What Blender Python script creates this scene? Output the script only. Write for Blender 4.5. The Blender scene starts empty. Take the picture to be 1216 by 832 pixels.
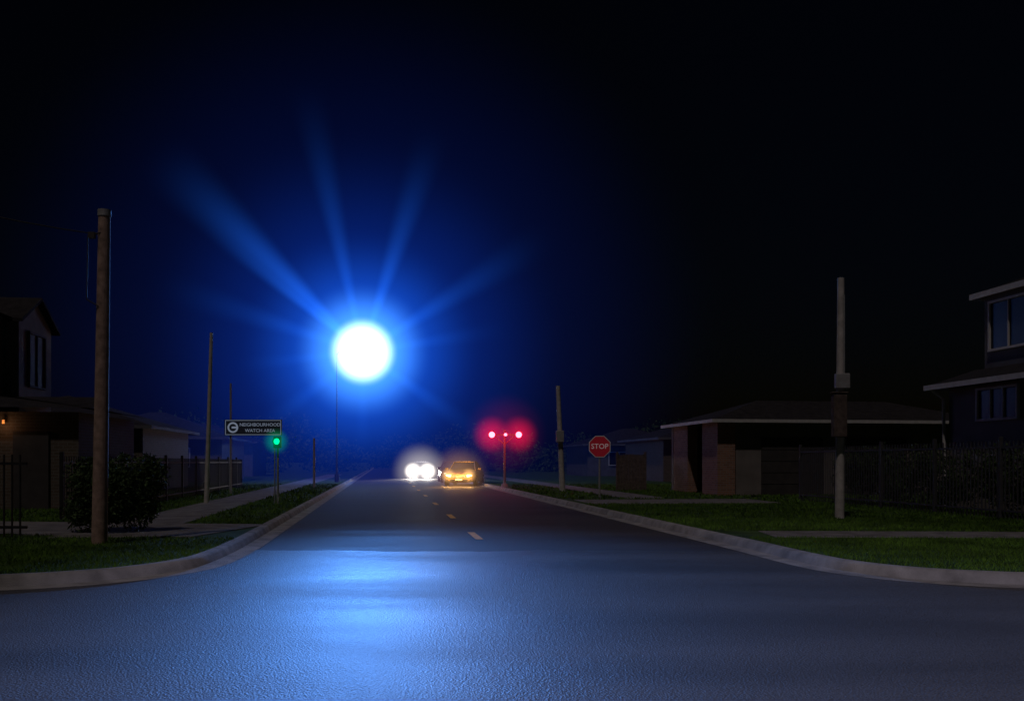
import bpy, bmesh, math, random
import numpy as np
from mathutils import Vector, Matrix
from mathutils.geometry import tessellate_polygon
random.seed(7); rng=np.random.default_rng(7)
sc=bpy.context.scene
COL=sc.collection
F=1053.0; H=1.4; HY=548.0; CX=608.0
def wx(px,d): return (px-CX)/F*d
def wz(py,d): return H-(py-HY)/F*d

# ---------------------------------------------------------------- materials
def newmat(name):
    m=bpy.data.materials.new(name); m.use_nodes=True
    nt=m.node_tree; b=nt.nodes['Principled BSDF']
    return m,nt,b
def N(nt,t,**kw):
    n=nt.nodes.new(t)
    for k,v in kw.items(): setattr(n,k,v)
    return n
def mat(name,c,rough=0.7,metal=0,var=0.25,scale=6,bump=0.15,bscale=60,spec=0.5,em=0):
    m,nt,b=newmat(name)
    tc=N(nt,'ShaderNodeTexCoord')
    n1=N(nt,'ShaderNodeTexNoise'); n1.inputs['Scale'].default_value=scale; n1.inputs['Detail'].default_value=4
    nt.links.new(tc.outputs['Object'],n1.inputs['Vector'])
    r=N(nt,'ShaderNodeValToRGB')
    r.color_ramp.elements[0].position=.3; r.color_ramp.elements[1].position=.7
    r.color_ramp.elements[0].color=(*[x*(1-var) for x in c],1); r.color_ramp.elements[1].color=(*[min(1,x*(1+var)) for x in c],1)
    nt.links.new(n1.outputs['Fac'],r.inputs['Fac']); nt.links.new(r.outputs['Color'],b.inputs['Base Color'])
    b.inputs['Roughness'].default_value=rough; b.inputs['Metallic'].default_value=metal
    b.inputs['Specular IOR Level'].default_value=spec
    if em: 
        b.inputs['Emission Color'].default_value=(*c,1); b.inputs['Emission Strength'].default_value=em
    if bump>0:
        n2=N(nt,'ShaderNodeTexNoise'); n2.inputs['Scale'].default_value=bscale; n2.inputs['Detail'].default_value=2
        nt.links.new(tc.outputs['Object'],n2.inputs['Vector'])
        bp=N(nt,'ShaderNodeBump'); bp.inputs['Strength'].default_value=bump; bp.inputs['Distance'].default_value=.02
        nt.links.new(n2.outputs['Fac'],bp.inputs['Height']); nt.links.new(bp.outputs['Normal'],b.inputs['Normal'])
    return m
def emit(name,c,s):
    m,nt,b=newmat(name)
    b.inputs['Base Color'].default_value=(*c,1); b.inputs['Emission Color'].default_value=(*c,1); b.inputs['Emission Strength'].default_value=s
    return m
def asphalt(name,c,rough,bumpd,spec,stain=0.3):
    m,nt,b=newmat(name); L=nt.links.new
    tc=N(nt,'ShaderNodeTexCoord')
    big=N(nt,'ShaderNodeTexNoise'); big.inputs['Scale'].default_value=.45; big.inputs['Detail'].default_value=5
    mp=N(nt,'ShaderNodeMapping'); mp.inputs['Scale'].default_value=(.35,1.6,1); mp.inputs['Rotation'].default_value=(0,0,.05)
    L(tc.outputs['Object'],mp.inputs['Vector']); L(mp.outputs['Vector'],big.inputs['Vector'])
    fine=N(nt,'ShaderNodeTexNoise'); fine.inputs['Scale'].default_value=80; fine.inputs['Detail'].default_value=3
    L(tc.outputs['Object'],fine.inputs['Vector'])
    vor=N(nt,'ShaderNodeTexVoronoi'); vor.inputs['Scale'].default_value=60
    L(tc.outputs['Object'],vor.inputs['Vector'])
    r=N(nt,'ShaderNodeValToRGB'); r.color_ramp.elements[0].position=.3; r.color_ramp.elements[1].position=.72
    r.color_ramp.elements[0].color=(*[x*(1-stain) for x in c],1); r.color_ramp.elements[1].color=(*[x*(1+stain) for x in c],1)
    L(big.outputs['Fac'],r.inputs['Fac'])
    mx=N(nt,'ShaderNodeMix',data_type='RGBA',blend_type='MULTIPLY'); mx.inputs['Factor'].default_value=.8
    r2=N(nt,'ShaderNodeValToRGB'); r2.color_ramp.elements[0].position=.3; r2.color_ramp.elements[1].position=.7
    r2.color_ramp.elements[0].color=(.3,.3,.3,1); r2.color_ramp.elements[1].color=(1.6,1.6,1.6,1)
    L(fine.outputs['Fac'],r2.inputs['Fac']); L(r.outputs['Color'],mx.inputs['A']); L(r2.outputs['Color'],mx.inputs['B'])
    L(mx.outputs['Result'],b.inputs['Base Color'])
    mr=N(nt,'ShaderNodeMapRange'); mr.inputs['To Min'].default_value=rough-.05; mr.inputs['To Max'].default_value=rough+.07
    mr.inputs['From Min'].default_value=.3; mr.inputs['From Max'].default_value=.7
    L(big.outputs['Fac'],mr.inputs['Value']); L(mr.outputs['Result'],b.inputs['Roughness'])
    ad=N(nt,'ShaderNodeMath',operation='ADD'); L(vor.outputs['Distance'],ad.inputs[0]); L(fine.outputs['Fac'],ad.inputs[1])
    bp=N(nt,'ShaderNodeBump'); bp.inputs['Strength'].default_value=.7; bp.inputs['Distance'].default_value=bumpd
    L(ad.outputs[0],bp.inputs['Height'])
    bp2=N(nt,'ShaderNodeBump'); bp2.inputs['Strength'].default_value=.25; bp2.inputs['Distance'].default_value=.02
    L(big.outputs['Fac'],bp2.inputs['Height']); L(bp.outputs['Normal'],bp2.inputs['Normal'])
    L(bp2.outputs['Normal'],b.inputs['Normal'])
    b.inputs['Specular IOR Level'].default_value=spec
    return m
def brickmat(name,c1,c2,mortar):
    m,nt,b=newmat(name); L=nt.links.new
    tc=N(nt,'ShaderNodeTexCoord'); sx=N(nt,'ShaderNodeSeparateXYZ'); L(tc.outputs['Object'],sx.inputs[0])
    a=N(nt,'ShaderNodeMath',operation='ADD'); L(sx.outputs[0],a.inputs[0]); L(sx.outputs[1],a.inputs[1])
    cb=N(nt,'ShaderNodeCombineXYZ'); L(a.outputs[0],cb.inputs[0]); L(sx.outputs[2],cb.inputs[1])
    br=N(nt,'ShaderNodeTexBrick'); br.inputs['Scale'].default_value=1
    br.inputs['Brick Width'].default_value=.24; br.inputs['Row Height'].default_value=.086; br.inputs['Mortar Size'].default_value=.008
    br.inputs['Color1'].default_value=(*c1,1); br.inputs['Color2'].default_value=(*c2,1); br.inputs['Mortar'].default_value=(*mortar,1)
    L(cb.outputs[0],br.inputs['Vector']); L(br.outputs['Color'],b.inputs['Base Color'])
    bp=N(nt,'ShaderNodeBump'); bp.inputs['Strength'].default_value=.5; bp.inputs['Distance'].default_value=.01; bp.invert=True
    L(br.outputs['Fac'],bp.inputs['Height']); L(bp.outputs['Normal'],b.inputs['Normal'])
    b.inputs['Roughness'].default_value=.9; b.inputs['Specular IOR Level'].default_value=.2
    return m
M={}
M['road']=asphalt('asphalt_dark',(.055,.05,.052),.72,.006,.35,.4)
M['cross']=asphalt('asphalt_lit_crossing',(.075,.075,.078),.58,.008,.6,.3)  # paler than the road, painting in the edge of the lit foreground
M['conc']=mat('concrete',(.17,.16,.155),.9,0,.35,3,.4,90,.2)
M['kerb']=mat('kerb_concrete',(.27,.26,.25),.9,0,.35,3,.5,60,.2)
M['soil']=mat('lawn_soil',(.04,.07,.02),.95,0,.5,2,.6,40,.1)
M['wood']=mat('weathered_wood',(.36,.25,.20),.9,0,.35,9,.5,50,.2)
M['fencewood']=mat('old_timber',(.12,.09,.08),.9,0,.35,9,.5,50,.2)
M['galv']=mat('galvanised_steel',(.34,.34,.35),.65,.2,.15,12,.05,80)
M['polec']=mat('concrete_pole',(.52,.49,.47),.9,0,.2,7,.3,60,.2)
M['dark']=mat('dark_metal',(.02,.02,.022),.7,0,.2,10,.05,60,.2)
M['white']=mat('white_paint',(.7,.7,.68),.5,0,.08,10,.05,60,em=.03)  # faint emission added so the white shows up in the dark
M['signblue']=mat('sign_backing',(.05,.07,.12),.6,0,.1,6,.02,60)
M['yel']=mat('yellow_road_paint_glow',(.75,.38,.04),.7,0,.4,14,.3,70,em=.02)  # slight self-glow put into the paint to lift the dashes
M['red']=mat('sign_red_glow',(.50,.02,.04),.45,0,.08,10,.03,60,em=.07)  # emission stands in for light the sign would send back
M['brick']=brickmat('brick',(.36,.19,.13),(.25,.13,.09),(.28,.25,.23))
M['brick2']=brickmat('brown_brick',(.13,.10,.08),(.10,.08,.06),(.15,.14,.13))
M['render']=mat('painted_render',(.2,.18,.17),.9,0,.15,2,.2,50,.2)
M['siding']=mat('grey_siding',(.12,.12,.13),.9,0,.15,2,.2,50,.2)
M['roof']=mat('roof_tiles',(.03,.028,.03),.9,0,.3,4,.4,20,.1)
M['trim']=mat('white_trim',(.55,.54,.53),.7,0,.1,6,.05,60,.3)
M['glass']=mat('window_glass',(.02,.022,.028),.35,0,.1,3,0,60,.2)
M['door']=mat('garage_door',(.06,.055,.055),.7,0,.15,3,.05,30,.2)
M['leaf']=mat('leaves',(.045,.075,.025),.8,0,.6,5,0,60,.2)
M['grass']=mat('grass_blades',(.075,.15,.016),.75,0,.55,1.2,0,60,.1)
M['tyre']=mat('tyre_rubber',(.015,.015,.015),.85,0,.2,20,.2,80)
M['rim']=mat('alloy_rim',(.45,.45,.46),.3,.9,.05,20,0)

# ---------------------------------------------------------------- mesh builder
class MB:
    def __init__(s): s.v=[]; s.f=[]
    def quad(s,a,b,c,d):
        i=len(s.v); s.v+= [a,b,c,d]; s.f.append((i,i+1,i+2,i+3))
    def box(s,c,sz,rot=0,M_=None):
        i=len(s.v); hx,hy,hz=[q/2 for q in sz]
        R=Matrix.Rotation(rot,3,'Z') if M_ is None else M_
        for x,y,z in [(-1,-1,-1),(1,-1,-1),(1,1,-1),(-1,1,-1),(-1,-1,1),(1,-1,1),(1,1,1),(-1,1,1)]:
            s.v.append(tuple(Vector(c)+R@Vector((x*hx,y*hy,z*hz))))
        for f in [(0,3,2,1),(4,5,6,7),(0,1,5,4),(1,2,6,5),(2,3,7,6),(3,0,4,7)]: s.f.append(tuple(i+k for k in f))
    def tube(s,p0,p1,r0,r1=None,n=16,cap=True):
        r1=r0 if r1 is None else r1
        p0=Vector(p0);p1=Vector(p1); d=(p1-p0).normalized()
        a=Vector((0,0,1)) if abs(d.z)<.9 else Vector((1,0,0))
        u=d.cross(a).normalized(); w=d.cross(u)
        i=len(s.v)
        for p,r in((p0,r0),(p1,r1)):
            for k in range(n):
                t=2*math.pi*k/n; s.v.append(tuple(p+(u*math.cos(t)+w*math.sin(t))*r))
        for k in range(n):
            k2=(k+1)%n; s.f.append((i+k,i+k2,i+n+k2,i+n+k))
        if cap:
            s.f.append(tuple(i+k for k in range(n))[::-1]); s.f.append(tuple(i+n+k for k in range(n)))
    def path(s,pts,r,n=8):
        for a,b in zip(pts[:-1],pts[1:]): s.tube(a,b,r,r,n)
    def prism(s,poly,axis,a,b):
        i=len(s.v); n=len(poly)
        for t in(a,b):
            for p in poly:
                if axis=='y': s.v.append((p[0],t,p[1]))
                elif axis=='x': s.v.append((t,p[0],p[1]))
                else: s.v.append((p[0],p[1],t))
        for k in range(n):
            k2=(k+1)%n; s.f.append((i+k,i+k2,i+n+k2,i+n+k))
        s.f.append(tuple(i+k for k in range(n))[::-1]); s.f.append(tuple(i+n+k for k in range(n)))
    def obj(s,name,m,parent=None,smooth=False,bevel=0,loc=(0,0,0),rot=0):
        me=bpy.data.meshes.new(name); me.from_pydata(s.v,[],s.f); me.update()
        bm=bmesh.new(); bm.from_mesh(me); bmesh.ops.recalc_face_normals(bm,faces=bm.faces); bm.to_mesh(me); bm.free()
        me.materials.append(m)
        o=bpy.data.objects.new(name,me); COL.objects.link(o); o.location=loc; o.rotation_euler[2]=rot
        if parent: o.parent=parent
        if smooth:
            me.polygons.foreach_set('use_smooth',[True]*len(me.polygons))
            md=o.modifiers.new('es','EDGE_SPLIT'); md.split_angle=math.radians(40)
        if bevel>0:
            md=o.modifiers.new('b','BEVEL'); md.width=bevel; md.segments=2; md.limit_method='ANGLE'
        return o
def root(name,loc,rot=0):
    e=bpy.data.objects.new(name,None); e.empty_display_size=.3; COL.objects.link(e); e.location=loc; e.rotation_euler[2]=rot; return e
def light(name,typ,parent,loc,color,energy,size=.1,**kw):
    l=bpy.data.lights.new(name,typ); l.color=color; l.energy=energy
    if typ in('POINT','SPOT'): l.shadow_soft_size=size
    for k,v in kw.items(): setattr(l,k,v)
    o=bpy.data.objects.new(name,l); COL.objects.link(o); o.location=loc
    if parent: o.parent=parent
    return o
def aim(o,vec): o.rotation_euler=Vector(vec).to_track_quat('-Z','Y').to_euler()
def text(name,s,size,m,parent,loc,rot=(math.pi/2,0,0),ext=.003):
    c=bpy.data.curves.new(name,'FONT'); c.body=s; c.size=size; c.align_x='CENTER'; c.align_y='CENTER'; c.extrude=ext; c.resolution_u=3
    t=bpy.data.objects.new(name+'_tmp',c); COL.objects.link(t)
    bpy.context.view_layer.update()
    me=bpy.data.meshes.new_from_object(t); bpy.data.objects.remove(t)
    me.materials.clear(); me.materials.append(m)
    o=bpy.data.objects.new(name,me); COL.objects.link(o); o.location=loc; o.rotation_euler=rot; o.parent=parent
    return o
# ---- lamp glow painted as self-emitting volumes, no real mist (smooth bump; A = radiance through the centre)
def mth(nt,op,a,b=None):
    n=N(nt,'ShaderNodeMath',operation=op)
    for i,x in enumerate((a,b)):
        if x is None: continue
        if isinstance(x,(int,float)): n.inputs[i].default_value=x
        else: nt.links.new(x,n.inputs[i])
    return n.outputs[0]
def add_glow(name,parent,loc,R,color,A,rate=1.5):
    m=bpy.data.materials.new(name+'_glow'); m.use_nodes=True; nt=m.node_tree; nt.nodes.clear(); L=nt.links.new
    out=N(nt,'ShaderNodeOutputMaterial'); tc=N(nt,'ShaderNodeTexCoord')
    d=N(nt,'ShaderNodeVectorMath',operation='DOT_PRODUCT'); L(tc.outputs['Object'],d.inputs[0]); L(tc.outputs['Object'],d.inputs[1])
    f=mth(nt,'MAXIMUM',mth(nt,'SUBTRACT',1.0,mth(nt,'MULTIPLY',d.outputs['Value'],1/(R*R))),0.0)
    v=mth(nt,'MULTIPLY',mth(nt,'MULTIPLY',f,f),A*15/16/R)
    e=N(nt,'ShaderNodeEmission'); e.inputs['Color'].default_value=(*color,1); L(v,e.inputs['Strength']); L(e.outputs[0],out.inputs['Volume'])
    m.cycles.volume_step_rate=rate
    me=bpy.data.meshes.new(name); bm=bmesh.new(); bmesh.ops.create_icosphere(bm,subdivisions=2,radius=R*1.04); bm.to_mesh(me); bm.free()
    me.materials.append(m); o=bpy.data.objects.new(name,me); COL.objects.link(o); o.location=loc; o.parent=parent
    return o
def beam(name,parent,loc,D,L_,w0,w1,color,A):
    # tapering volume that glows by itself, painting a lamp ray; local +z is the beam axis
    m=bpy.data.materials.new(name+'_glow'); m.use_nodes=True; nt=m.node_tree; nt.nodes.clear(); L=nt.links.new
    out=N(nt,'ShaderNodeOutputMaterial'); tc=N(nt,'ShaderNodeTexCoord'); s=N(nt,'ShaderNodeSeparateXYZ'); L(tc.outputs['Object'],s.inputs[0])
    w=mth(nt,'ADD',mth(nt,'MULTIPLY',s.outputs[2],(w1-w0)/L_),w0); w2=mth(nt,'MULTIPLY',w,w)
    rho=mth(nt,'ADD',mth(nt,'MULTIPLY',s.outputs[0],s.outputs[0]),mth(nt,'MULTIPLY',s.outputs[1],s.outputs[1]))
    f=mth(nt,'MAXIMUM',mth(nt,'SUBTRACT',1.0,mth(nt,'DIVIDE',rho,w2)),0.0); f=mth(nt,'MULTIPLY',f,f)
    g=mth(nt,'MAXIMUM',mth(nt,'SUBTRACT',1.0,mth(nt,'MULTIPLY',s.outputs[2],1/L_)),0.0); g=mth(nt,'MULTIPLY',g,g)
    v=mth(nt,'MULTIPLY',mth(nt,'DIVIDE',mth(nt,'MULTIPLY',f,g),w),A*15/16)
    e=N(nt,'ShaderNodeEmission'); e.inputs['Color'].default_value=(*color,1); L(v,e.inputs['Strength']); L(e.outputs[0],out.inputs['Volume'])
    m.cycles.volume_step_rate=.7
    b=MB(); b.tube((0,0,.0),(0,0,L_),w0,w1,12); o=b.obj(name,m,parent,loc=loc)
    o.rotation_euler=Vector(D).to_track_quat('Z','Y').to_euler(); return o

# ---------------------------------------------------------------- ground, roads, kerbs
S=-.145
def xl(d): return -4.4+S*(d-14.5)
def xr(d): return 3.85+S*(d-13.8)
def cat(pts,n=6):
    out=[]
    P=[pts[0]]+pts+[pts[-1]]
    for i in range(1,len(P)-2):
        a,b,c,d=[np.array(q,float) for q in P[i-1:i+3]]
        for k in range(n):
            t=k/n
            out.append(tuple(.5*((2*b)+(-a+c)*t+(2*a-5*b+4*c-d)*t*t+(-a+3*b-3*c+d)*t**3)))
    out.append(tuple(pts[-1])); return out
Lk=[(xl(d),d) for d in(320,200,120,80,50,30,22,17)]+cat([(xl(14.5),14.5),(-4.22,12.8),(-4.2,11.7),(-4.5,10.8),(-5.05,10.2),(-5.9,9.8),(-7.2,9.5),(-9.5,9.15),(-13,8.8)])+[(-60,4.5)]
Rk=[(xr(d),d) for d in(320,200,120,80,50,30,22,16)]+cat([(xr(13.8),13.8),(4.05,12.2),(4.28,11.3),(4.75,10.6),(5.5,10.15),(6.6,9.9),(8.5,9.65),(12,9.4)])+[(60,6)]
def offs(pl,o):
    pl=[Vector(p) for p in pl]; res=[]
    for i,p in enumerate(pl):
        a=pl[max(0,i-1)]; b=pl[min(len(pl)-1,i+1)]; t=(b-a).normalized(); n=Vector((-t.y,t.x))
        res.append((p.x+n.x*o,p.y+n.y*o))
    return res
def sheet(name,poly,z,m):
    tri=tessellate_polygon([[Vector((x,y,0)) for x,y in poly]])
    b=MB(); b.v=[(x,y,z) for x,y in poly]; b.f=[tuple(t) for t in tri]
    o=b.obj(name,m); me=o.data
    if me.polygons[0].normal.z<0: me.flip_normals()
    return o
g=MB(); g.quad((-900,-300,-.03),(900,-300,-.03),(900,1500,-.03),(-900,1500,-.03)); g.obj('ground',M['soil'])
sheet('road',[(xl(320)-.5,320),(xr(320)+.5,320),(xr(13.6)+.6,13.6),(xl(13.6)-.6,13.6)],0.0,M['road'])
ce=[(x,13.9+.10*math.sin(x*1.3)+.05*math.sin(x*4.1)+.03*math.sin(x*17)) for x in np.linspace(-7,7,120)]  # wavy edge laid where the lit foreground ends
sheet('cross_street',[(-60,-4),(60,-4),(60,6.5),(14,9.6),(7,13.5)]+ce[::-1]+[(-7,13.5),(-14,9.2),(-60,5)],0.004,M['cross'])
def kerb(name,pl,sgn):
    prof=[(-.30,.006),(-.02,.010),(.02,.10),(.05,.128),(.16,.134),(.17,.09)]
    rails=[offs(pl,sgn*o) for o,_ in prof]
    b=MB(); n=len(pl)
    for j,(o,z) in enumerate(prof):
        for p in rails[j]: b.v.append((p[0],p[1],z))
    for j in range(len(prof)-1):
        for i in range(n-1): b.f.append((j*n+i,j*n+i+1,(j+1)*n+i+1,(j+1)*n+i))
    return b.obj(name,M['kerb'],smooth=True)
kerb('kerb',Lk,-1); kerb('kerb',Rk,1)
kerb('kerb',[(-60,-3.6),(60,-3.6)],-1)
sheet('lawn',[(-400,-3.77),(400,-3.77),(400,-200),(-400,-200)],.12,M['soil'])
Lp=offs(Lk,-.165); Rp=offs(Rk,.165)
polyL=Lp+[(-400,4.0),(-400,320)]; polyR=Rp+[(400,6.0),(400,320)]
sheet('lawn',polyL,.12,M['soil']); sheet('lawn',polyR,.12,M['soil'])
def slabs(name,p0,p1,w,step,z=.128):
    p0=Vector(p0);p1=Vector(p1);t=(p1-p0);Ln=t.length;t.normalize();n=Vector((-t.y,t.x))
    b=MB(); k=0
    while k*step<Ln-.1:
        a=p0+t*(k*step+.008); c=p0+t*(min(Ln,(k+1)*step)-.008)
        dz=random.uniform(-.002,.002)
        q=[a+n*w/2,a-n*w/2,c-n*w/2,c+n*w/2]
        i=len(b.v)
        b.v+=[(v.x,v.y,z+dz) for v in q]+[(v.x,v.y,.1) for v in q]
        for f in[(0,1,2,3),(0,4,5,1),(1,5,6,2),(2,6,7,3),(3,7,4,0)]: b.f.append(tuple(i+j for j in f))
        k+=1
    return b.obj(name,M['conc'],bevel=.01)
slabs('footpath',(xl(15)-2.6,15),(xl(90)-2.6,90),1.5,1.5)
slabs('footpath',(xr(90)+3.4,90),(xr(31)+3.4,31),1.5,1.5)
slabs('footpath',(4.5,15.7),(30,14.6),1.3,1.5)
slabs('driveway',(xr(28.2)+.5,28.2),(8.3,29.0),3.0,3.0,.131)
slabs('driveway',(xl(16.5)-.5,16.5),(-11.5,17.5),3.0,2.0,.134)
b=MB()
for d in(16.75,22.7,29.5,36.5,43.5,50.5,57.5,66,75):
    xc=-.3+S*(d-14)
    b.quad((xc-.07-S*.8,d-.8,.008),(xc+.07-S*.8,d-.8,.008),(xc+.07+S*.8,d+.8,.008),(xc-.07+S*.8,d+.8,.008))
b.obj('road_markings',M['yel'])

# grass blades
def inpoly(px,py,poly):
    inside=np.zeros(len(px),bool); n=len(poly); j=n-1
    for i in range(n):
        xi,yi=poly[i];xj,yj=poly[j]
        c=((yi>py)!=(yj>py))
        c&=px<(xj-xi)*(py-yi)/(yj-yi+1e-12)+xi
        inside^=c; j=i
    return inside
def grass(name,poly,boxes,excl):
    X=[];Y=[];W=[];HH=[]
    for (x0,x1,y0,y1,dens,w,h) in boxes:
        n=int((x1-x0)*(y1-y0)*dens)
        x=rng.uniform(x0,x1,n);y=rng.uniform(y0,y1,n)
        k=inpoly(x,y,poly)&~excl(x,y)
        x=x[k];y=y[k]; X.append(x);Y.append(y);W.append(np.full(len(x),w));HH.append(h*rng.uniform(.5,1.25,len(x)))
    x=np.concatenate(X);y=np.concatenate(Y);w=np.concatenate(W);h=np.concatenate(HH)
    n=len(x); a=rng.uniform(0,math.pi,n); lx=rng.normal(0,.6,n)*h; ly=rng.normal(0,.6,n)*h
    v=np.empty((n,3,3)); z0=.115
    v[:,0]=np.stack([x-np.cos(a)*w,y-np.sin(a)*w,np.full(n,z0)],1)
    v[:,1]=np.stack([x+np.cos(a)*w,y+np.sin(a)*w,np.full(n,z0)],1)
    v[:,2]=np.stack([x+lx,y+ly,z0+h],1)
    me=bpy.data.meshes.new(name); me.vertices.add(3*n); me.loops.add(3*n); me.polygons.add(n)
    me.vertices.foreach_set('co',v.reshape(-1)); me.loops.foreach_set('vertex_index',np.arange(3*n,dtype=np.int32))
    me.polygons.foreach_set('loop_start',np.arange(0,3*n,3,dtype=np.int32)); me.update(); me.validate()
    me.materials.append(M['grass']); o=bpy.data.objects.new(name,me); COL.objects.link(o)
def exL(x,y):
    u=(x-(-4.4+S*(y-14.5)))
    return ((y>15)&(np.abs(u+2.6)<.78))|((np.abs(y-(16.5+(x+5.2)*(1/-6.3)))<1.55)&(x>-11.6))
def exR(x,y):
    u=(x-(3.85+S*(y-13.8)))
    return ((y>31)&(np.abs(u-3.4)<.78))|(np.abs(y-(15.7-(x-4.3)*1.1/25.7))<.68)|((np.abs(y-28.6)<1.6)&(x<8.3))
grass('grass',polyL,[(-9.5,-4,9,13.5,1000,.005,.055),(-12,-4,13.5,20,350,.008,.06),(-14,-5,20,30,120,.014,.07),(-16,-5,30,50,30,.03,.09)],exL)
grass('grass',polyR,[(4,10,9.4,15,900,.005,.055),(3,12,15,20,400,.008,.06),(2,13,20,28,180,.012,.07),(0,13,28,50,40,.025,.09)],exR)

# ---------------------------------------------------------------- street lamp (blue-white, with painted glow and rays)
d=56; px0=wx(400,d); lx=wx(431,d); lz=wz(418,d)
R_=root('street_lamp',(px0,d,.12))
b=MB(); b.tube((0,0,0),(0,0,lz-.2),.075,.03); b.tube((0,0,0),(0,0,.5),.15,.14)
b.path([(0,0,lz-.3),(.25,-.05,lz+.02),(.8,-.1,lz+.12),(lx-px0-.2,-.1,lz+.12)],.03)
b.obj('pole',M['door'],R_,smooth=True)
ox=lx-px0
b=MB(); b.prism([(ox-.5,lz+.02),(ox+.35,lz+.02),(ox+.3,lz+.16),(ox-.3,lz+.2),(ox-.5,lz+.14)],'y',-.28,.12); b.obj('lamp_head',M['galv'],R_,bevel=.03)
bm=bmesh.new(); bmesh.ops.create_uvsphere(bm,u_segments=24,v_segments=12,radius=.3); me=bpy.data.meshes.new('lamp_globe'); bm.to_mesh(me); bm.free()
me.materials.append(emit('lamp_light',(.75,.88,1),12)); o=bpy.data.objects.new('lamp_globe',me); COL.objects.link(o); o.parent=R_; o.location=(ox,-.1,lz-.16)
hz=(ox,-.1,lz-.12)
for R,c,A in((23,(.010,.085,1),.055),(13.5,(.008,.09,1),.2),(7.8,(.01,.14,1),.6),(4.5,(.07,.34,1),1.7),(2.3,(.6,.85,1),6.5)):
    add_glow('glow_ball',R_,hz,R,c,A)  # nested emitting spheres imitate the bloom around the lamp
for ang,A,Lb,w1,yy in [(136,.66,17,2.7,-.1),(142,.42,12,.8,.0),(103,.27,18,1.8,.1),(71,.42,14,1.7,-.1),(33,.28,14,1.9,.1),(162,.2,13,1.7,-.1),(186,.18,8,.9,0),(8,.2,9,1.0,-.1),(216,.2,9,1.3,.1),(325,.24,10,1.3,-.1),(270,.13,7,1.0,0)]:
    a=math.radians(ang); D=Vector((math.cos(a),yy,math.sin(a))).normalized()
    beam('glow_ray',R_,tuple(Vector(hz)+D*.9),D,Lb,.22,w1,(.015,.16,1),A)
sp=light('lamp_beam','SPOT',R_,(ox,-.6,lz-.2),(.10,.33,1),88000,.5,spot_size=math.radians(33),spot_blend=.45)
aim(sp,(11.4,-56,2.9+.7))
light('lamp_glow','POINT',R_,(ox,-.1,lz-.75),(.06,.25,1),240,.4)

# ---------------------------------------------------------------- street lamp added behind the camera to light the crossing
R_=root('street_lamp',(1.5,-4.6,.12))
b=MB(); b.tube((0,0,0),(0,0,8.8),.10,.06); b.tube((0,0,0),(0,0,.5),.17,.16)
b.path([(0,0,8.7),(0,.4,9.0),(0,1.6,9.1)],.04); b.obj('pole',M['galv'],R_,smooth=True)
b=MB(); b.box((0,1.9,9.1),(.3,.8,.14)); b.obj('lamp_head',M['galv'],R_,bevel=.03)
b=MB(); b.box((0,1.95,9.015),(.22,.5,.03)); b.obj('lamp_lens',emit('lamp_lens_light',(.85,.8,1),10),R_)
sp=light('lamp_beam','SPOT',R_,(0,1.95,8.9),(.80,.72,1),2000,.18,spot_size=math.radians(62),spot_blend=.2)
aim(sp,(.6,9.9-.6,-11.0))

# ---------------------------------------------------------------- poles
def pole(name,px,pyb,pyt,r0,r1,m,lean=0,d=None):
    d=1.28*F/(pyb-HY) if d is None else d
    x=wx(px,d); zt=wz(pyt,d)-.12
    R_=root(name,(x,d,.12))
    b=MB(); b.tube((0,0,-.1),(lean,0,zt),r0,r1,20); b.obj('shaft',m,R_,smooth=True)
    return R_,zt,d
R1,zt,dl=pole('utility_pole',118,645,251,.118,.088,M['wood'],.08)
b=MB(); b.tube((.08,0,zt-.08),(.08,0,zt+.02),.1,.1,20); b.obj('cap',M['galv'],R1,smooth=True)
b=MB(); b.path([(.07,-.08,zt-.35),(-.12,-.12,zt-.4),(-.14,-.12,zt-1.4),(.03,-.1,zt-1.5)],.010); b.box((-.07,-.1,zt-.4),(.1,.05,.1)); b.obj('bracket',M['door'],R1)
b=MB()
P0=Vector((-.02,0,zt-.36)); P1=Vector((-6,-4.5,zt+1.2)); pts=[]
for k in range(15):
    t=k/14; p=P0.lerp(P1,t); p.z-=1.6*t*(1-t); pts.append(tuple(p))
b.path(pts,.009,6); b.obj('wire',M['door'],R1)
R2,zt,dr=pole('utility_pole',997,615,330,.105,.075,M['polec'],.03)
b=MB(); b.box((-.0,-.16,wz(453,dr)-.12),(.32,.14,.34)); b.obj('switch_box',M['galv'],R2,bevel=.02)
b=MB(); b.box((-.08,-.19,wz(494,dr)-.12),(.30,.2,.95)); b.box((-.08,-.19,wz(468,dr)-.10),(.34,.24,.03)); b.obj('meter_box',M['fencewood'],R2,bevel=.015)
b=MB(); b.tube((.06,-.12,wz(468,dr)),(.06,-.12,zt-.4),.018,.018,8); b.obj('conduit',M['galv'],R2)
R3,zt,d3=pole('utility_pole',668,583,458,.13,.09,M['polec'],-.2)
b=MB(); b.box((-.12,-.18,wz(518,d3)-.12),(.34,.18,.5)); b.obj('junction_box',M['galv'],R3,bevel=.02)
pole('utility_pole',245,597,395,.075,.05,M['polec'],.16)
pole('utility_pole',373,580,520,.06,.05,M['galv'],0,d=44)

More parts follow.
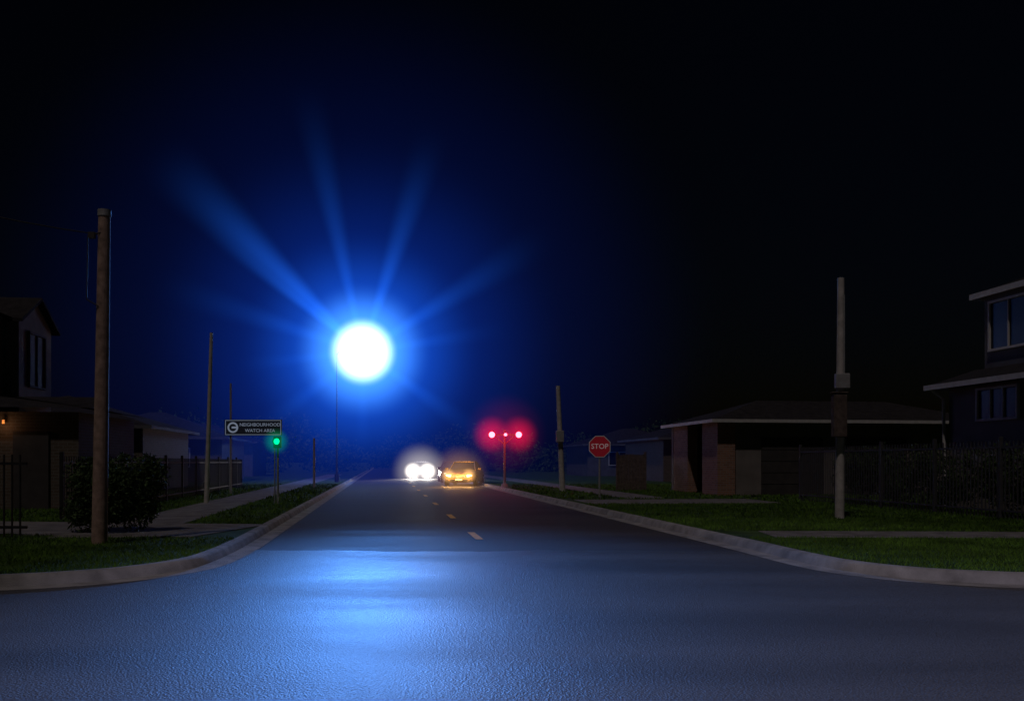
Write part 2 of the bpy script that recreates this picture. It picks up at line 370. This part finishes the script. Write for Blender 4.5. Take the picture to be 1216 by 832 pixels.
# ---------------------------------------------------------------- street sign
d=36.4; x=wx(274,d)
R_=root('street_sign',(x,d,.12))
b=MB(); b.tube((0,0,-.1),(0,0,wz(455,d)-.12),.045,.04); b.obj('post',M['galv'],R_,smooth=True)
zc=wz(507.5,d)-.12; xc=wx(301.5,d)-x
b=MB(); b.box((xc,-.09,zc),(2.36,.03,.66)); b.obj('panel',M['signblue'],R_,bevel=.01)
ink=mat('glowing_white',(.45,.55,.75),.5,0,.1,10,0,em=.22)  # ink glows by itself, imitating reflected light
b=MB()
for a,bb in[((xc-1.14,zc-.3),(xc+1.14,zc-.28)),((xc-1.14,zc+.28),(xc+1.14,zc+.3)),((xc-1.14,zc-.277),(xc-1.12,zc+.277)),((xc+1.12,zc-.277),(xc+1.14,zc+.277))]:
    b.box(((a[0]+bb[0])/2,-.108,(a[1]+bb[1])/2),(bb[0]-a[0],.004,bb[1]-a[1]))
for k in range(28):
    t0=2*math.pi*k/28;t1=2*math.pi*(k+1)/28; cx=xc-.83
    i=len(b.v)
    for t,r in((t0,.22),(t1,.22),(t1,.15),(t0,.15)): b.v.append((cx+math.cos(t)*r,-.109,zc+math.sin(t)*r))
    b.f.append((i,i+1,i+2,i+3))
b.box((xc-.77,-.1095,zc),(.22,.003,.08)); b.obj('symbol',ink,R_)
text('lettering','NEIGHBOURHOOD',.19,ink,R_,(xc+.28,-.108,zc+.11),ext=.002)
text('lettering_2','WATCH AREA',.19,ink,R_,(xc+.28,-.108,zc-.13),ext=.002)
# ---------------------------------------------------------------- green signal
d=27; x=wx(330,d); R_=root('traffic_light',(x,d,.12)); zc=wz(524,d)-.12
b=MB(); b.tube((0,0,-.05),(0,0,zc+.0),.035,.03); b.tube((-.12,.1,-.05),(-.12,.1,zc-.2),.02,.02,8); b.obj('post',M['galv'],R_,smooth=True)
b=MB(); b.box((0,-.05,zc-.02),(.22,.16,.36)); b.tube((0,-.12,zc),(0,-.24,zc+.0),.11,.11,20,False); b.obj('housing',M['dark'],R_,bevel=.02)
b=MB(); b.tube((0,-.13,zc),(0,-.15,zc),.095,.085,20); b.obj('green_lens',emit('green_light',(.0,.7,.28),1.1),R_)
add_glow('glow_ball',R_,(0,-.2,zc),.45,(0,1,.4),.18)
light('lens_glow','POINT',R_,(0,-.3,zc),(.0,1,.4),1.6,.08)

# ---------------------------------------------------------------- red crossing signal
d=45; x=wx(598,d)+.05; R_=root('traffic_light',(x,d,.12)); zc=wz(516,d)-.12
b=MB(); b.tube((0,0,-.05),(0,0,zc+.25),.07,.05); b.box((0,0,zc),(1.5,.07,.07)); b.tube((0,0,zc-.5),(.5,0,zc-.05),.025,.025,8); b.tube((0,0,zc-.5),(-.5,0,zc-.05),.025,.025,8)
b.tube((0,0,-.02),(0,0,.18),.2,.13); b.obj('post',M['galv'],R_,smooth=True)
h=MB(); l=MB()
for ox_,r in((-.64,.15),(.72,.15),(.05,.08)):
    h.tube((ox_,-.04,zc),(ox_,-.16,zc),r*1.35,r*1.35,24); h.tube((ox_,-.16,zc+.03),(ox_,-.36,zc+.02),r*1.2,r*1.3,24,False)
    l.tube((ox_,-.165,zc),(ox_,-.2,zc),r,r*.8,24)
h.obj('hoods',M['dark'],R_,smooth=True); l.obj('red_lenses',emit('red_light',(1,.05,.09),16),R_)
for ox_ in(-.64,.72):
    add_glow('glow_ball',R_,(ox_,-.25,zc),1.1,(1,.006,.045),.5)
    light('lens_glow','POINT',R_,(ox_,-.5,zc),(1,.03,.05),24,.15)
add_glow('glow_ball',R_,(0.04,-.25,zc),2.3,(1,.006,.06),.05)

# ---------------------------------------------------------------- stop sign
d=1.28*F/44; x=wx(712,d); R_=root('stop_sign',(x,d,.12)); zc=wz(530,d)-.12
b=MB(); b.tube((0,0,-.05),(0,0,zc+.3),.032,.03); b.obj('post',M['galv'],R_,smooth=True)
def octo(r): return [(r*math.cos(math.pi/8+k*math.pi/4),zc+r*math.sin(math.pi/8+k*math.pi/4)) for k in range(8)]
b=MB(); b.prism(octo(.40),'y',-.05,-.035); b.obj('border',M['white'],R_)
b=MB(); b.prism(octo(.375),'y',-.055,-.0505); b.obj('face',M['red'],R_)
text('lettering','STOP',.25,mat('sign_white_glow',(.6,.5,.52),.5,0,.1,10,0,em=.16),R_,(0,-.058,zc),ext=.002)  # letters carry their own glow in place of returned light

# ---------------------------------------------------------------- cars
def loft(b,secs):
    n=len(secs[0]); i0=len(b.v)
    for s in secs: b.v+=s
    for j in range(len(secs)-1):
        for k in range(n):
            k2=(k+1)%n; b.f.append((i0+j*n+k,i0+j*n+k2,i0+(j+1)*n+k2,i0+(j+1)*n+k))
    b.f.append(tuple(i0+k for k in range(n))[::-1]); b.f.append(tuple(i0+(len(secs)-1)*n+k for k in range(n)))
def car(name,loc,rot,paint,lampm,lampcol,lenergy,hzs,gl,mid=None):
    R_=root(name,loc,rot)
    def ring(y,hw,zb,zs,zt,tk=.86):
        h=[(hw*.86,zb),(hw*.98,zb+.1),(hw,(zb+zs)/2),(hw*.985,zs),(hw*.93,zs+(zt-zs)*.6),(hw*tk*.9,zt),(hw*.4,zt+.015)]
        return [(x,y,z) for x,z in h]+[(-x,y,z) for x,z in h[::-1]]
    b=MB()
    loft(b,[ring(-2.28,.70,.24,.50,.58),ring(-2.2,.84,.2,.58,.68),ring(-1.95,.89,.19,.64,.77),ring(-1.3,.91,.19,.70,.86),ring(-.85,.92,.19,.74,.93),ring(0,.92,.19,.77,.95),ring(1.0,.92,.19,.8,.97),ring(1.6,.91,.2,.8,.99),ring(2.1,.87,.24,.78,.96),ring(2.25,.74,.3,.7,.86)])
    o=b.obj('body',paint,R_,smooth=True); o.modifiers.remove(o.modifiers['es']); sb=o.modifiers.new('s','SUBSURF'); sb.levels=2; sb.render_levels=2
    def gr(y,hb,zb,ht,zt): return [(hb,y,zb),(ht,y,zt),(ht*.6,y,zt+.03),(-ht*.6,y,zt+.03),(-ht,y,zt),(-hb,y,zb)]
    b=MB(); loft(b,[gr(-.98,.76,.88,.72,.92),gr(-.25,.82,.92,.60,1.38),gr(.2,.83,.93,.61,1.43),gr(.8,.82,.94,.60,1.41),gr(1.15,.79,.95,.57,1.32),gr(1.7,.72,.95,.66,.99)])
    b.obj('windows',M['glass'],R_,smooth=True)
    b=MB(); loft(b,[gr(-.32,.59,1.37,.57,1.39),gr(.2,.63,1.425,.6,1.45),gr(.8,.62,1.405,.58,1.43),gr(1.2,.575,1.31,.55,1.33)])
    for s in(-1,1):
        b.tube((s*.77,-.98,.9),(s*.60,-.28,1.4),.035,.03,8); b.tube((s*.83,.25,.92),(s*.615,.25,1.42),.035,.03,8)
        b.tube((s*.73,1.68,.96),(s*.58,1.16,1.34),.05,.05,8); b.tube((s*.60,-.28,1.4),(s*.6,1.16,1.34),.028,.028,8)
    b.obj('roof_and_pillars',paint,R_,smooth=True)
    b=MB()
    for s in(-1,1): b.box((s*.98,-.72,.98),(.2,.12,.14))
    b.obj('mirrors',paint,R_,bevel=.035)
    b=MB(); w=MB()
    for s in(-1,1):
        for y in(-1.38,1.38):
            b.tube((s*.74,y,.32),(s*.935,y,.32),.32,.31,28); w.tube((s*.9,y,.32),(s*.945,y,.32),.2,.19,20)
            for k in range(5):
                a=k*2*math.pi/5; w.box((s*.945,y+.1*math.cos(a),.32+.1*math.sin(a)),(.015,.04,.2),M_=Matrix.Rotation(-a+math.pi/2,3,'X'))
    b.obj('tyres',M['tyre'],R_,smooth=True); w.obj('rims',M['rim'],R_,smooth=True)
    b=MB(); b.box((0,-2.255,.53),(.86,.06,.13)); b.box((0,-2.265,.33),(1.0,.06,.12)); 
    for s in(-1,1): b.box((s*.62,-2.225,.33),(.2,.06,.1))
    b.obj('grille',M['dark'],R_,bevel=.015)
    b=MB()
    for z in(.5,.54,.58): b.box((0,-2.29,z),(.8,.012,.01))
    b.box((0,-2.302,.38),(.4,.01,.1)); b.obj('number_plate',M['white'],R_)
    b=MB()
    for s in(-1,1): b.box((s*.60,-2.2,.59),(.30,.12,.13),rot=s*.28)
    b.obj('headlights',lampm,R_,bevel=.03)
    for s in(-1,1):
        o=light('headlight_beam','SPOT',R_,(s*.60,-2.4,.6),lampcol,lenergy,.08,spot_size=math.radians(75),spot_blend=.8); aim(o,(0,-1,-.12))
        for R,A in hzs: add_glow('glow_ball',R_,(s*.6,-2.35,.62),R,lampcol,A)
    light('car_front_fill','POINT',R_,(0,-2.85,.85),lampcol,gl,.15)  # unseen fill lamp added ahead of the car to brighten its front
    if mid: add_glow('glow_ball',R_,(0,-2.35,.62),mid[0],lampcol,mid[1])
    return R_
pA=mat('amber_grey_paint',(.42,.26,.11),.35,.3,.05,5,0); pB=mat('silver_paint',(.4,.4,.42),.3,.6,.05,5,0); pC=mat('dark_paint',(.16,.08,.06),.3,.4,.05,5,0)
rt=math.atan(.145)
car('parked_car',(wx(552,53),53.2,0),rt-.25,pA,emit('amber_headlight',(1,.62,.22),8),(1,.5,.14),140,((.5,1.1),),130,(1.9,.25))
car('parked_car',(wx(537,61),61.5,0),rt,pC,emit('dim_headlight',(1,.5,.3),1.0),(1,.5,.3),6,(),8)
car('oncoming_car',(wx(498,74),76,0),rt-.1,pB,emit('white_headlight',(1,.95,.85),40),(1,.91,.80),1300,((.85,3.4),),40,(2.6,.45))

# ---------------------------------------------------------------- houses
def window(R_,x0,x1,z0,z1,y,face='y',n=2,glass=None,out=-1,fm=None):
    g=MB();t=MB()
    def bx(mb,u,z,su,sz,off,th):
        c=(u,y+out*off,z) if face=='y' else (y+out*off,u,z)
        s=(su,th,sz) if face=='y' else (th,su,sz)
        mb.box(c,s)
    bx(g,(x0+x1)/2,(z0+z1)/2,x1-x0,z1-z0,.01,.03)
    f=.07
    bx(t,(x0+x1)/2,z0-f/2,x1-x0+2*f,f,.04,.1); bx(t,(x0+x1)/2,z1+f/2,x1-x0+2*f,f,.04,.1)
    bx(t,x0-f/2,(z0+z1)/2,f,z1-z0,.038,.09); bx(t,x1+f/2,(z0+z1)/2,f,z1-z0,.038,.09)
    for k in range(1,n): bx(t,x0+(x1-x0)*k/n,(z0+z1)/2,.045,z1-z0,.036,.06)
    g.obj('window_glass',glass or M['glass'],R_); t.obj('window_frame',fm or M['trim'],R_,bevel=.008)
def hip(b,x0,x1,y0,y1,z,h,ov=.4):
    x0-=ov;x1+=ov;y0-=ov;y1+=ov
    i=len(b.v)
    if x1-x0>y1-y0:
        m=(y1-y0)/2; r=[(x0+m,(y0+y1)/2,z+h),(x1-m,(y0+y1)/2,z+h)]
        fs=[(0,1,5,4),(1,2,5),(2,3,4,5),(3,0,4)]
    else:
        m=(x1-x0)/2; r=[((x0+x1)/2,y0+m,z+h),((x0+x1)/2,y1-m,z+h)]
        fs=[(1,2,5,4),(0,1,4),(3,0,4,5),(2,3,5)]
    b.v+=[(x0,y0,z),(x1,y0,z),(x1,y1,z),(x0,y1,z)]+r
    b.f+=[tuple(i+k for k in f) for f in fs]; b.f.append((i+3,i+2,i+1,i))
def fascia(R_,x0,x1,y0,y1,z,ov=.4,hh=.18,m=None):
    b=MB(); x0-=ov;x1+=ov;y0-=ov;y1+=ov;t=.03
    b.box(((x0+x1)/2,y0-t/2,z-hh/2+.02),(x1-x0+2*t,t,hh)); b.box(((x0+x1)/2,y1+t/2,z-hh/2+.02),(x1-x0+2*t,t,hh))
    b.box((x0-t/2,(y0+y1)/2,z-hh/2+.02),(t,y1-y0-.004,hh)); b.box((x1+t/2,(y0+y1)/2,z-hh/2+.02),(t,y1-y0-.004,hh))
    b.obj('fascia',m or M['trim'],R_)
RR=math.atan(.145)
R_=root('brick_house',(7.9,33.7,.12),RR)
b=MB()
b.box((5.5,.1,1.42),(11,.2,2.84)); b.box((11.1,2.6,1.42),(.2,5.2,2.84)); b.box((5.5,5.3,1.42),(11.2,.2,2.84)); b.box((1.6,2.4,1.42),(.2,1.7,2.84))
b.obj('walls',M['render'],R_)
b=MB(); b.box((.1,.84,1.42),(.42,1.5,2.84)); b.box((.1,4.2,1.42),(.42,1.8,2.84)); b.box((.22,-.03,1.42),(.7,.14,2.84)); b.obj('brick_piers',M['brick'],R_)
b=MB(); hip(b,0,11,0,5.3,2.86,.95,.45); b.obj('roof',M['roof'],R_)
fascia(R_,0,11,0,5.3,2.86,.45,.12)
for nm,cx in(('garage_door',2.9),('garage_door_2',6.4)):
    b=MB(); b.box((cx,-.02,1.1),(2.5,.06,2.2))
    for k in range(1,5): b.box((cx,-.055,.44*k),(2.5,.012,.02))
    b.obj(nm,M['door'],R_)
b=MB(); b.box((1.48,2.4,1.05),(.05,.95,2.1)); b.obj('door',M['door'],R_)
R_=root('two_storey_house',(wx(1108,25)+.45,25,.12),RR)
zl=wz(458,25)-.12; zu=wz(348,25)-.12
b=MB(); b.box((5,-7,zl/2-.05),(10,14,zl-.1)); b.obj('lower_walls',M['render'],R_)
b=MB(); b.box((6.1,-6.5,(zl+zu)/2),(10,13.0,zu-zl-.1)); b.obj('upper_walls',M['siding'],R_)
b=MB(); b.quad((-.45,.45,zl),(-.45,-14.45,zl),(1.1,-14.45,zl+.5),(1.1,.45,zl+.5)); b.quad((-.45,.45,zl-.02),(1.1,.45,zl-.02),(1.1,-14.45,zl-.02),(-.45,-14.45,zl-.02)); b.v+=[(-.45,.45,zl),(1.1,.45,zl),(1.1,.45,zl+.5)]; b.f.append((len(b.v)-3,len(b.v)-2,len(b.v)-1)); b.obj('porch_roof',M['roof'],R_)
b=MB(); hip(b,1.1,11.1,-13,0,zu,2.0,.25); b.obj('roof',M['roof'],R_)
fascia(R_,1.1,11.1,-13,0,zu,.25,.16)
b=MB(); b.box((-.47,-7,zl-.04),(.04,14.9,.14)); b.box((.3,.47,zl-.04),(1.5,.04,.14)); b.obj('gutter',M['trim'],R_)
b=MB(); b.path([(-.4,.2,zl-.1),(-.1,.1,zl-.35),(-.06,.1,0)],.045,10); b.obj('downpipe',M['trim'],R_,smooth=True)
window(R_,-1.75,-.3,wz(410,24)-.12,wz(354,24)-.12,1.1,'x',2)
window(R_,-5.2,-3.6,wz(410,24)-.12,wz(354,24)-.12,1.1,'x',2)
window(R_,-2.75,-1.3,wz(497,23.5)-.12,wz(463,23.5)-.12,0,'x',3)
window(R_,-6.4,-4.6,1.9,2.7,0,'x',3)
R_=root('gabled_house',(-14.85,25,.12),RR)
zl=wz(487,25)-.12; zu=5.55; zp=6.3
b=MB(); b.box((-5,2.1,zu/2),(10,4.2,zu)); b.obj('walls',M['siding'],R_)
b=MB(); b.box((-.6,-.5,zl/2-.05),(7.0,1.6,zl-.1)); b.box((1.45,2.2,zl/2-.05),(2.9,3.8,zl-.1)); b.obj('lower_walls',M['brick2'],R_)
b=MB(); b.box((.1,2.7,(zl+zu)/2),(.5,2.6,zu-zl)); b.prism([(1.4,zu),(4.0,zu),(2.75,zp-.06),(2.65,zp-.06)],'x',-.15,.35); b.obj('gable_walls',M['render'],R_)
b=MB(); hip(b,-10,0,0,4.2,zu,1.0,.25); b.prism([(1.15,zu-.12),(2.7,zp),(4.25,zu-.12),(4.25,zu-.02),(2.7,zp+.1),(1.15,zu-.02)],'x',-1.5,.55)
b.quad((-6.8,-1.7,zl),(3.3,-1.7,zl),(3.3,.0,zl+.4),(-6.8,.0,zl+.4)); b.quad((3.3,-1.7,zl),(3.3,4.4,zl),(0.4,4.4,zl+.45),(0.4,.0,zl+.45)); b.obj('roof',M['roof'],R_)
window(R_,2.1,3.3,zl+.9,zu-.35,.35,'x',2,glass=M['door'],out=1,fm=M['siding'])
wm=emit('warm_window',(1,.42,.12),.008)
window(R_,-.6,.5,.7,2.0,-1.3,'y',2,wm,fm=M['siding'])
b=MB(); b.box((1.7,-1.33,1.05),(.9,.06,2.1)); b.obj('door',M['door'],R_)
b=MB(); b.tube((1.05,-1.45,2.3),(1.05,-1.45,2.40),.035,.03,12); b.obj('porch_light',emit('porch_bulb',(1,.35,.08),.5),R_)
light('porch_lamp','POINT',R_,(1.05,-1.6,2.25),(1,.5,.25),1.4,.05)
def house(name,x,y,w,dp,h,rh,wall,rot=RR):
    R_=root(name,(x,y,.12),rot)
    b=MB(); b.box((0,0,h/2),(w,dp,h)); b.obj('walls',wall,R_)
    b=MB(); hip(b,-w/2,w/2,-dp/2,dp/2,h+.02,rh,.45); b.obj('roof',M['roof'],R_)
    fascia(R_,-w/2,w/2,-dp/2,dp/2,h+.02,.45,.14,M['siding'])
    window(R_,-w*.3,-w*.12,1,2.1,-dp/2,'y',2); window(R_,w*.1,w*.3,1,2.1,-dp/2,'y',2)
    b=MB(); b.box((0,-dp/2-.03,1.05),(.9,.06,2.1)); b.obj('door',M['door'],R_)
house('brick_house',-21,42,9,9,2.8,1.6,M['brick2']); house('brick_house',-24,60,10,9,2.8,1.8,M['brick2'])
house('brick_house',-29,82,11,9,3,1.8,M['siding']); house('brick_house',14,62,10,9,2.8,1.6,M['brick2']); house('brick_house',11,84,10,9,2.8,1.6,M['siding'])

# ---------------------------------------------------------------- fences
def picket(name,p0,p1,h,sp=.12,th=.018,post=2.4,m=None):
    p0=Vector((*p0,.12));p1=Vector((*p1,.12)); R_=root(name,p0)
    t=p1-p0; Ln=t.length; t.normalize(); a=math.atan2(t.y,t.x)
    b=MB(); k=0
    while k*sp<Ln:
        p=t*(k*sp); b.box((p.x,p.y,h/2),(th,th,h),rot=a); k+=1
    b.obj('pickets',m or M['dark'],R_)
    b=MB()
    for z in(.18,h-.15): b.box((t.x*Ln/2,t.y*Ln/2,z),(Ln,.035,.045),rot=a)
    b.obj('rails',m or M['dark'],R_)
    b=MB(); k=0
    while k*post<=Ln:
        p=t*(k*post); b.box((p.x,p.y,(h+.1)/2),(.08,.08,h+.1),rot=a); k+=1
    b.obj('posts',m or M['dark'],R_,bevel=.01)
M['fence']=mat('painted_steel_fence',(.06,.06,.065),.7,0,.2,10,.05,60,.2)
picket('metal_fence',(9.6,29.5),(13.2,5.5),1.75,.13,.022,m=M['fence'])
picket('iron_fence',(-14,15.2),(-8.15,14.9),1.4,.14,.022)
picket('iron_fence',(-9.9,19.5),(-13.7,45),1.4,.16,.022)
d=1.28*F/34; R_=root('timber_fence',(wx(733,d),d,.12))
b=MB()
for k in range(10): b.box((.06+k*.125,0,.8+random.uniform(-.02,.02)),(.115,.02,1.6))
b.box((.6,.03,.4),(1.25,.04,.08)); b.box((.6,.03,1.3),(1.25,.04,.08)); b.box((1.25,.02,.85),(.1,.1,1.75)); b.box((0,.02,.85),(.1,.1,1.75)); b.obj('boards',M['fencewood'],R_)

# ---------------------------------------------------------------- plants
def leaves(name,centers,n,size,m):
    C=np.array([c[:3] for c in centers]);Rr=np.array([c[3] for c in centers])
    idx=rng.choice(len(C),n,p=Rr**2/np.sum(Rr**2))
    dirs=rng.normal(size=(n,3)); dirs/=np.linalg.norm(dirs,axis=1)[:,None]
    rad=Rr[idx]*rng.uniform(.55,1.12,n)
    P=C[idx]+dirs*rad[:,None]; P=P[P[:,2]>.1]; n=len(P)
    a=rng.normal(size=(n,3)); a/=np.linalg.norm(a,axis=1)[:,None]; c=np.cross(a,rng.normal(size=(n,3))); c/=np.linalg.norm(c,axis=1)[:,None]
    s=size*rng.uniform(.6,1.4,n)[:,None]
    v=np.stack([P-a*s,P+c*s*.45,P+a*s,P-c*s*.45],1)
    me=bpy.data.meshes.new(name); me.vertices.add(4*n); me.loops.add(4*n); me.polygons.add(n)
    me.vertices.foreach_set('co',v.reshape(-1)); me.loops.foreach_set('vertex_index',np.arange(4*n,dtype=np.int32))
    me.polygons.foreach_set('loop_start',np.arange(0,4*n,4,dtype=np.int32)); me.update(); me.validate()
    me.materials.append(m); o=bpy.data.objects.new(name,me); COL.objects.link(o); return o
bc=[(-7.2+random.uniform(-.6,.6),16.2+random.uniform(-.4,.4),random.uniform(.35,1.2),random.uniform(.2,.38)) for _ in range(26)]
bc+=[(-7.2+random.uniform(-.7,.7),16.2,random.uniform(1.1,1.5),random.uniform(.08,.16)) for _ in range(12)]
leaves('bush',bc,16000,.035,M['leaf'])
hc=[(11.0+.145*(24-y)+random.uniform(-.15,.15),y,random.uniform(.5,1.5),random.uniform(.3,.45)) for y in np.linspace(28,8,60) for i in range(2)]
leaves('hedge',hc,30000,.05,M['leaf'])
tcn=[]
for i in range(150):
    y=random.uniform(100,150); x=random.uniform(-75,60); base=random.uniform(2.0,6.5)
    if abs(x-(-.3+S*(y-14)))<8: y=random.uniform(170,200)
    for j in range(4): tcn.append((x+random.uniform(-3,3),y+random.uniform(-2,2),base*random.uniform(.3,1),random.uniform(1.2,2.4)))
leaves('distant_trees',tcn,50000,.32,M['leaf'])

# ---------------------------------------------------------------- world, added fill sun, camera
w=bpy.data.worlds.new('World'); sc.world=w; w.use_nodes=True; nt=w.node_tree
bg=nt.nodes['Background']; sky=nt.nodes.new('ShaderNodeTexSky'); sky.sky_type='NISHITA'; sky.sun_disc=False
sky.sun_elevation=math.radians(2); sky.sun_rotation=math.radians(200)
mx=nt.nodes.new('ShaderNodeMix'); mx.data_type='RGBA'; mx.blend_type='MULTIPLY'; mx.inputs['Factor'].default_value=1; mx.inputs['B'].default_value=(.35,.45,1,1)
nt.links.new(sky.outputs[0],mx.inputs['A']); nt.links.new(mx.outputs['Result'],bg.inputs['Color']); bg.inputs['Strength'].default_value=.0015
sun=light('fill_sun','SUN',None,(0,0,30),(1,.86,.82),.34); sun.data.angle=math.radians(1.5)  # added warm fill over the whole scene, not a real moon
aim(sun,(.22,.5,-1))
cam=bpy.data.cameras.new('camera'); co=bpy.data.objects.new('camera',cam); COL.objects.link(co)
co.location=(0,0,H); co.rotation_euler=(math.pi/2,0,0); cam.sensor_width=36; cam.lens=36*F/1216; cam.shift_y=132/1216; cam.clip_end=3000; cam.clip_start=.05
sc.camera=co
sc.view_settings.view_transform='Standard'; sc.view_settings.look='None'; sc.view_settings.exposure=0
